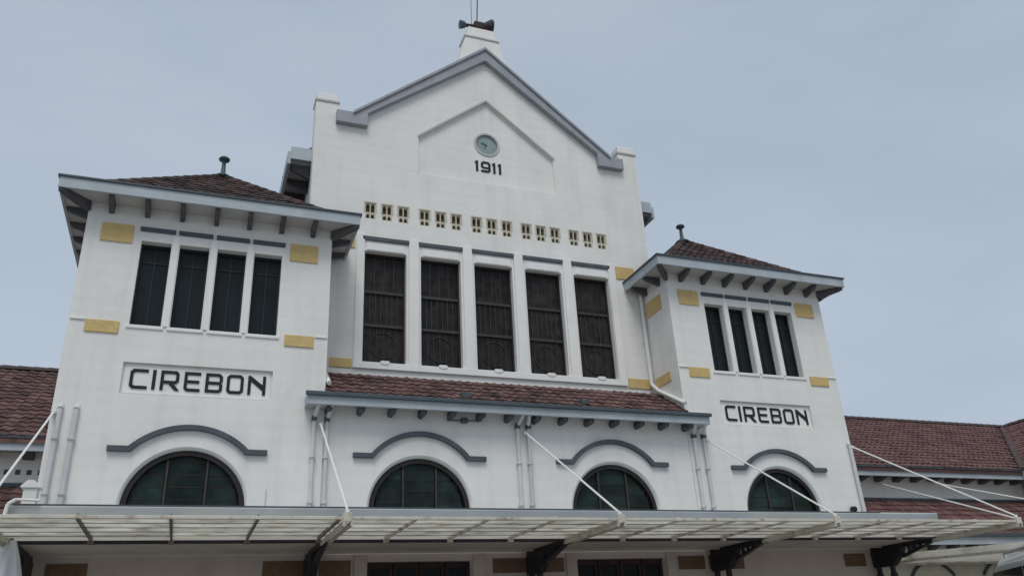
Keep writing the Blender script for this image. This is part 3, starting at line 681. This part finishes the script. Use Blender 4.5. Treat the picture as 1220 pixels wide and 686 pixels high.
for x, wx in zip(BX, (-9.33, -4.47, .06, 4.86, 9.34)):
    bm = B_(); tube(bm, (wx, -.10, 4.50), (x, YF+.02, ZC+.13), .019, 8); tube(bm, (x, YF+.02, ZC+.05), (x, YF+.02, ZC+.15), .035, 8); tube(bm, (wx, .0, 4.53), (wx, -.13, 4.48), .04, 8)
    make('tie_rod', bm, 'rod', CAN)
# thin aerial on the gutter, left end pipe
bm = B_(); tube(bm, (-5.6, YM, 2.49), (-5.6, YM, 2.78), .014, 6); make('gutter_spike', bm, 'pipe', CAN)
bm = B_(); tube(bm, (-9.42, YM-.14, 2.28), (-9.40, YM-.14, 2.48), .03, 8); tube(bm, (-9.40, YM-.14, 2.48), (-9.30, YM-.14, 2.55), .03, 8); tube(bm, (-9.30, YM-.14, 2.55), (-8.98, YM-.14, 2.54), .022, 8); make('overflow_pipe', bm, 'rod', CAN)
# ventilator box with a white cap
t = empty('ventilator_box', 'small white-capped ventilator box on the left end of the canopy roof', 'ventilator'); t.location = (-9.22, -1.5, ZC+.38)
boxobj('vent_body', (-.10, -.12, 0), (.10, .12, .50), 'plaster', t, bevel=.01)
bm = B_(); prism(bm, [(-.15, .50), (.15, .50), (.14, .53), (.03, .62), (-.05, .62), (-.14, .53)], [], -.15, .15); make('vent_cap', bm, 'rod', t, bevel=.01)

# ------------------------------------------------------------------ wings
WY = 2.0
def wing(s, xend, lab, right):
    W = empty('station_wing', lab, 'building', 'low tiled wings beside the towers')
    x0 = s*9.39
    def span(a, b): return (min(a, b), max(a, b))
    xa, xb = span(x0+s*.002, s*xend)
    boxobj('clerestory_wall', (xa, WY, -H), (xb, WY+.3, 4.28), 'plaster', W)
    boxobj('eave_fascia', (xa, 1.44, 4.12), (xb, 1.50, 4.40), 'fascia', W)
    boxobj('gutter_lip', (xa, 1.38, 4.36), (xb, 1.45, 4.43), 'lip', W)
    boxobj('eave_soffit', (xa, 1.50, 4.20), (xb, WY, 4.23), 'soffit', W)
    k = 0; x = x0+s*.55
    while abs(x) < xend-.2:
        eave_bracket(W, x, WY, 0, 4.195, L_=.42, hgt=.14, wdt=.2); x += s*.69; k += 1
    # main roof
    y0, z0, y1, z1 = 1.40, 4.36, 6.0, 7.18
    v = Vector((0, y1-y0, z1-z0)); Ls = v.length
    bm = B_(); prism(bm, [(y0, z0), (y1, z1), (y1+4.6, z0), (y1+4.6, z0-.1), (y1, z1-.12), (y0, z0-.1)], [], xa, xb, axis='x')
    rf = make('wing_roof', bm, 'tile_red' if right else 'tile', W)
    mm = 'tile_red' if right else 'tile'
    u = (1, 0, 0)
    if right:
        # rows stop at the valley against the cross wing
        sp = [(i*TE_, xa, min(xb, 17.35+(i*TE_)/Ls*5.7)) for i in range(int(Ls/TE_))]
        tiles(rf, (0, y0, z0), u, v, sp, mm, lambda h, x: x < 13.6, budget=290)
    else:
        sp = [(i*TE_, xa, xb) for i in range(int(Ls/TE_))]
        tiles(rf, (0, y0, z0), u, v, sp, mm, lambda h, x: x > -12.9, budget=290)
    caps(rf, (xa, y1, z1+.03), (xb, y1, z1+.03), 'ridge', .12)
    # lean-to
    ly, lz, ty, tz = .28, 2.26, WY, 3.50
    v = Vector((0, ty-ly, tz-lz)); Ls = v.length
    bm = B_(); prism(bm, [(ly, lz), (ty, tz), (ty, tz-.1), (ly, lz-.1)], [], xa, xb, axis='x')
    rf2 = make('lean_to_roof', bm, mm, W)
    tiles(rf2, (0, ly, lz), u, v, [(i*TE_, xa, xb) for i in range(int(Ls/TE_))], mm)
    boxobj('lean_to_flashing', (xa, WY-.05, tz+.02), (xb, WY-.001, tz+.09), 'lip', W)
    boxobj('lean_to_fascia', (xa, .24, 2.06), (xb, .30, 2.30), 'fascia', W)
    boxobj('lean_to_gutter', (xa, .17, 2.26), (xb, .24, 2.34), 'lip', W)
    boxobj('lean_to_soffit', (xa, .30, 2.08), (xb, .60, 2.11), 'soffit', W)
    x = x0+s*.45
    while abs(x) < xend-.2:
        eave_bracket(W, x, .60, 0, 2.075, L_=.27, hgt=.12, wdt=.2); x += s*.69
    hs = []; c = 11.76; cs = []
    while c < xend-1: cs.append(s*c); c += 2.56
    for c in cs: hs.append(arch_pts(c, .55, .62, -.4, 14))
    bm = B_(); prism(bm, rect(xa, -H, xb, 2.15), hs, .60, .90); make('lower_wall', bm, 'creamwall' if right else 'plaster', W)
    for c in cs:
        n = 14
        up = [(c-.85, 1.36)]+[(c+.98*sin(-.9+1.8*i/n), .72+.98*cos(-.9+1.8*i/n)) for i in range(n+1)]+[(c+.85, 1.36)]
        dn = [(c-.85, 1.30)]+[(c+.92*sin(-.9+1.8*i/n), .72+.92*cos(-.9+1.8*i/n)) for i in range(n+1)]+[(c+.85, 1.30)]
        bm = B_(); prism(bm, dn[1:-1]+up[1:-1][::-1], [], .54, .605); make('hood_moulding', bm, 'moulding', W)
        bm = B_(); prism(bm, arch_pts(c, .55, .625, -.4, 14), [arch_pts(c, .55, .55, -.33, 14)], .72, .78); aw = make('arched_window', bm, 'wframe', W)
        bm = B_(); prism(bm, arch_pts(c, .55, .56, -.34, 14), [], .745, .755); make('pane', bm, 'gglass', aw)
    if not right:
        for i in range(10):
            xx = x0-.3-i*.2
            boxobj('wall_slot', (xx-.045, WY-.004, 3.76), (xx+.045, WY+.01, 3.86), 'moulding', W)
    return W
wing(-1, 16, 'low wing left of the left tower with a dark tiled roof above a lean-to', False)
WR = wing(1, 30, 'low wing right of the right tower with a long red tiled roof above a lean-to', True)
# cross wing that comes forward at the far right
CW = empty('projecting_wing', 'red tiled wing coming forward at the right edge, meeting the low wing in a valley', 'building')
bm = B_(); bx(bm, (17.9, -14, -H), (18.2, 1.9, 4.25)); bx(bm, (18.2, -14, -H), (28, -13.7, 4.25)); make('side_wall', bm, 'creamwall', CW)
bm = B_()
p = [(17.35, -14.6, 4.36), (23.1, -14.6, 7.18), (23.1, 6.0, 7.18), (17.35, 1.40, 4.36)]
vv = [bm.verts.new(q) for q in p]; bm.faces.new(vv)
vv2 = [bm.verts.new((q[0], q[1], q[2]-.1)) for q in p]; bm.faces.new(vv2[::-1])
for i in range(4): bm.faces.new((vv[i], vv[(i+1)%4], vv2[(i+1)%4], vv2[i]))
q = [bm.verts.new(k) for k in ((23.101, -14.6, 7.18), (28.8, -14.6, 4.36), (28.8, 6.0, 4.36), (23.101, 6.0, 7.18))]; bm.faces.new(q)
cr_ = make('cross_roof', bm, 'tile_red', CW)
v = Vector((5.75, 0, 2.82)); Ls = v.length
tiles(cr_, (17.35, 0, 4.36), (0, -1, 0), v, [(i*TE_, -1.40-(i*TE_)/Ls*4.6, 14.5) for i in range(int(Ls/TE_))], 'tile_red')
caps(cr_, (23.1, -14.6, 7.21), (23.1, 6.0, 7.21), 'ridge', .12)
caps(cr_, (17.35, 1.36, 4.42), (23.1, 6.0, 7.20), 'ridge', .10, name='valley_flashing')
boxobj('eave_fascia', (17.34, -14.6, 4.12), (17.40, 1.42, 4.40), 'fascia', CW)
boxobj('eave_soffit', (17.40, -14.6, 4.20), (17.9, 1.42, 4.23), 'soffit', CW)
# ------------------------------------------------------------------ pale side canopy right of the entrance
SC = empty('side_canopy', 'low cream canopy on the right, half hidden by the end column of the entrance canopy', 'canopy')
pl = [(9.95, .58), (9.72, -.80), (10.45, -1.62), (11.55, -2.95), (13.6, -5.2), (17.2, -5.2), (17.2, .58)]
bm = B_(); prism(bm, pl, [], 1.625, 1.755, axis='z'); make('canopy_deck', bm, 'canopy', SC, bevel=.02)
bm = B_(); prism(bm, [(x, y) for x, y in ((10.05, .5), (9.85, -.74), (10.52, -1.50), (11.62, -2.82), (13.66, -5.07), (17.07, -5.07), (17.07, .5))], [[(10.2, .4), (10.0, -.68), (10.6, -1.38), (11.7, -2.68), (13.72, -4.9), (16.9, -4.9), (16.9, .4)]], 1.57, 1.622, axis='z'); make('edge_frame', bm, 'beam', SC)
for x, y in ((13.8, -4.9), (16.8, -4.9)):
    bm = B_(); tube(bm, (x, y, -H), (x, y, 1.57), .06, 12); make('post', bm, 'pipe', SC)
for a, b in (((11.95, 1.98, 4.03), (9.36, YF+.12, ZC+.10)), ):
    bm = B_(); tube(bm, a, b, .018, 8); make('tie_rod', bm, 'rod', CAN)
bm = B_(); tube(bm, (13.85, 1.98, 4.10), (14.2, -4.6, 1.755), .02, 8); make('tie_rod', bm, 'rod', SC)

# ------------------------------------------------------------------ white cloth hanging at the left end
bm = B_(); n = 40; rows = 10
def cloth(bm, cx, cy, z0, z1, w0, w1, ph):
    R = []
    for j in range(rows+1):
        f = j/rows; z = z0+(z1-z0)*f; w_ = w0+(w1-w0)*f**.8; row = []
        for i in range(n+1):
            a = 2*pi*i/n; rr = w_*(1+.28*sin(7*a+ph))
            row.append(bm.verts.new((cx+rr*cos(a), cy+rr*sin(a)*.8, z)))
        R.append(row)
    for a, b in zip(R, R[1:]):
        for i in range(n): bm.faces.new((a[i], a[i+1], b[i+1], b[i]))
cloth(bm, -9.20, -2.45, 1.90, -.6, .05, .50, 0)
cl = make('folded_parasol', bm, 'white_cloth', label='white cloth of a folded parasol hanging below the left end of the entrance canopy', cat='parasol', smooth=True)
bm = B_(); tube(bm, (-9.20, -2.45, -H), (-9.20, -2.45, 1.93), .025, 8); make('parasol_pole', bm, 'rafter', cl)
bm = B_(); lathe(bm, [(.30, 0), (.30, .06), (.08, .10), (.05, .3)], (-9.20, -2.45, -H+.142), 16); make('parasol_foot', bm, 'rafter', cl)

# ------------------------------------------------------------------ silver van, only its roof corner reaches the picture
van = empty('parked_van', 'silver van with dark windows parked at the bottom right corner of the photo', 'van')
Lv, Wv, Hv = 4.7, 1.8, 2.33
bm = B_()
side = [(0, .35), (.05, 1.0), (.10, 1.35), (.42, Hv-.12), (.62, Hv-.02), (1.6, Hv), (3.0, Hv-.03), (3.5, Hv-.22), (4.15, 1.32), (4.62, 1.08), (4.7, .8), (4.7, .35)]
def wa(side_, w0_, z): return w0_*(1-.12*max(0, (z-1.15)/(Hv-1.15))**1.5)
Lf = [bm.verts.new((-wa(0, Wv/2, z), y, z)) for y, z in side]; Rt = [bm.verts.new((wa(0, Wv/2, z), y, z)) for y, z in side]
bm.faces.new(Lf); bm.faces.new(Rt[::-1])
for i in range(len(side)): j = (i+1) % len(side); bm.faces.new((Lf[i], Rt[i], Rt[j], Lf[j]))
make('van_body', bm, 'silver', van, bevel=.09)
for s in (-1, 1):
    for y0, y1 in ((.34, 1.5), (1.56, 2.5), (2.56, 3.42)):
        bm = B_()
        pts = [(y0, 1.30), (y1, 1.30), (min(y1, 3.35), Hv-.17), (y0+(.10 if y0 < 1 else 0), Hv-.17)]
        vv = [bm.verts.new((s*(wa(0, Wv/2, z)+.012), y, z)) for y, z in pts]; v2 = [bm.verts.new((s*(wa(0, Wv/2, z)-.03), y, z)) for y, z in pts]
        bm.faces.new(vv); bm.faces.new(v2[::-1])
        for i in range(4): bm.faces.new((vv[i], vv[(i+1)%4], v2[(i+1)%4], v2[i]))
        make('side_window', bm, 'carglass', van)
    for y in (.9, 3.75):
        bm = B_(); tube(bm, (s*.70, y, .32), (s*.92, y, .32), .32, 20); wh_ = make('wheel', bm, 'rubber', van, bevel=.02)
        bm = B_(); tube(bm, (s*.921, y, .32), (s*.935, y, .32), .20, 16); make('rim', bm, 'chrome', wh_)
    bm = B_(); tube(bm, (s*.72, .75, Hv+.03), (s*.72, 2.9, Hv+.03), .022, 8)
    for y in (.75, 1.8, 2.9): tube(bm, (s*.72, y, Hv-.04), (s*.72, y, Hv+.03), .02, 6)
    make('roof_rail', bm, 'chrome', van)
    boxobj('tail_lamp', (s*.80-.07, -.015, .95), (s*.80+.07, .10, 1.32), 'lamp_red', van)
    boxobj('headlight', (s*.66-.17, 4.52, .82), (s*.66+.17, 4.715, 1.0), 'chrome', van, bevel=.03)
def slant(name, pts, w0, m):
    bm = B_()
    (ya, za), (yb, zb) = pts; d = Vector((0, yb-ya, zb-za)).normalized(); nn = Vector((0, -d.z, d.y))
    if nn.z < 0: nn = -nn
    P4 = [Vector((-w0, ya, za)), Vector((w0, ya, za)), Vector((w0*.94, yb, zb)), Vector((-w0*.94, yb, zb))]
    a = [bm.verts.new(k+nn*.012) for k in P4]; b = [bm.verts.new(k-nn*.03) for k in P4]
    bm.faces.new(a); bm.faces.new(b[::-1])
    for i in range(4): bm.faces.new((a[i], a[(i+1)%4], b[(i+1)%4], b[i]))
    make(name, bm, m, van)
slant('rear_window', [(.13, 1.40), (.40, Hv-.17)], .70, 'carglass')
slant('windscreen', [(3.56, Hv-.30), (4.12, 1.36)], .72, 'carglass')
boxobj('rear_bumper', (-.84, -.08, .35), (.84, .04, .62), 'rubber', van, bevel=.03)
boxobj('number_plate', (-.26, -.02, .80), (.26, .02, .92), 'rod', van)
A = Vector((2.84, -8.40)); dv = Vector((-.56, -.83)).normalized(); wv = Vector((.83, -.56)).normalized()
c0 = A+wv*.9
# local +y runs along dv, local +x must be a right-handed partner
van.matrix_basis = Matrix(((-wv.x, dv.x, 0, c0.x), (-wv.y, dv.y, 0, c0.y), (0, 0, 1, -H), (0, 0, 0, 1)))

# ------------------------------------------------------------------ lift everything so the ground is z = 0
for o in list(COL.objects):
    if o.parent is None and o.type in ('MESH', 'EMPTY'): o.location.z += H
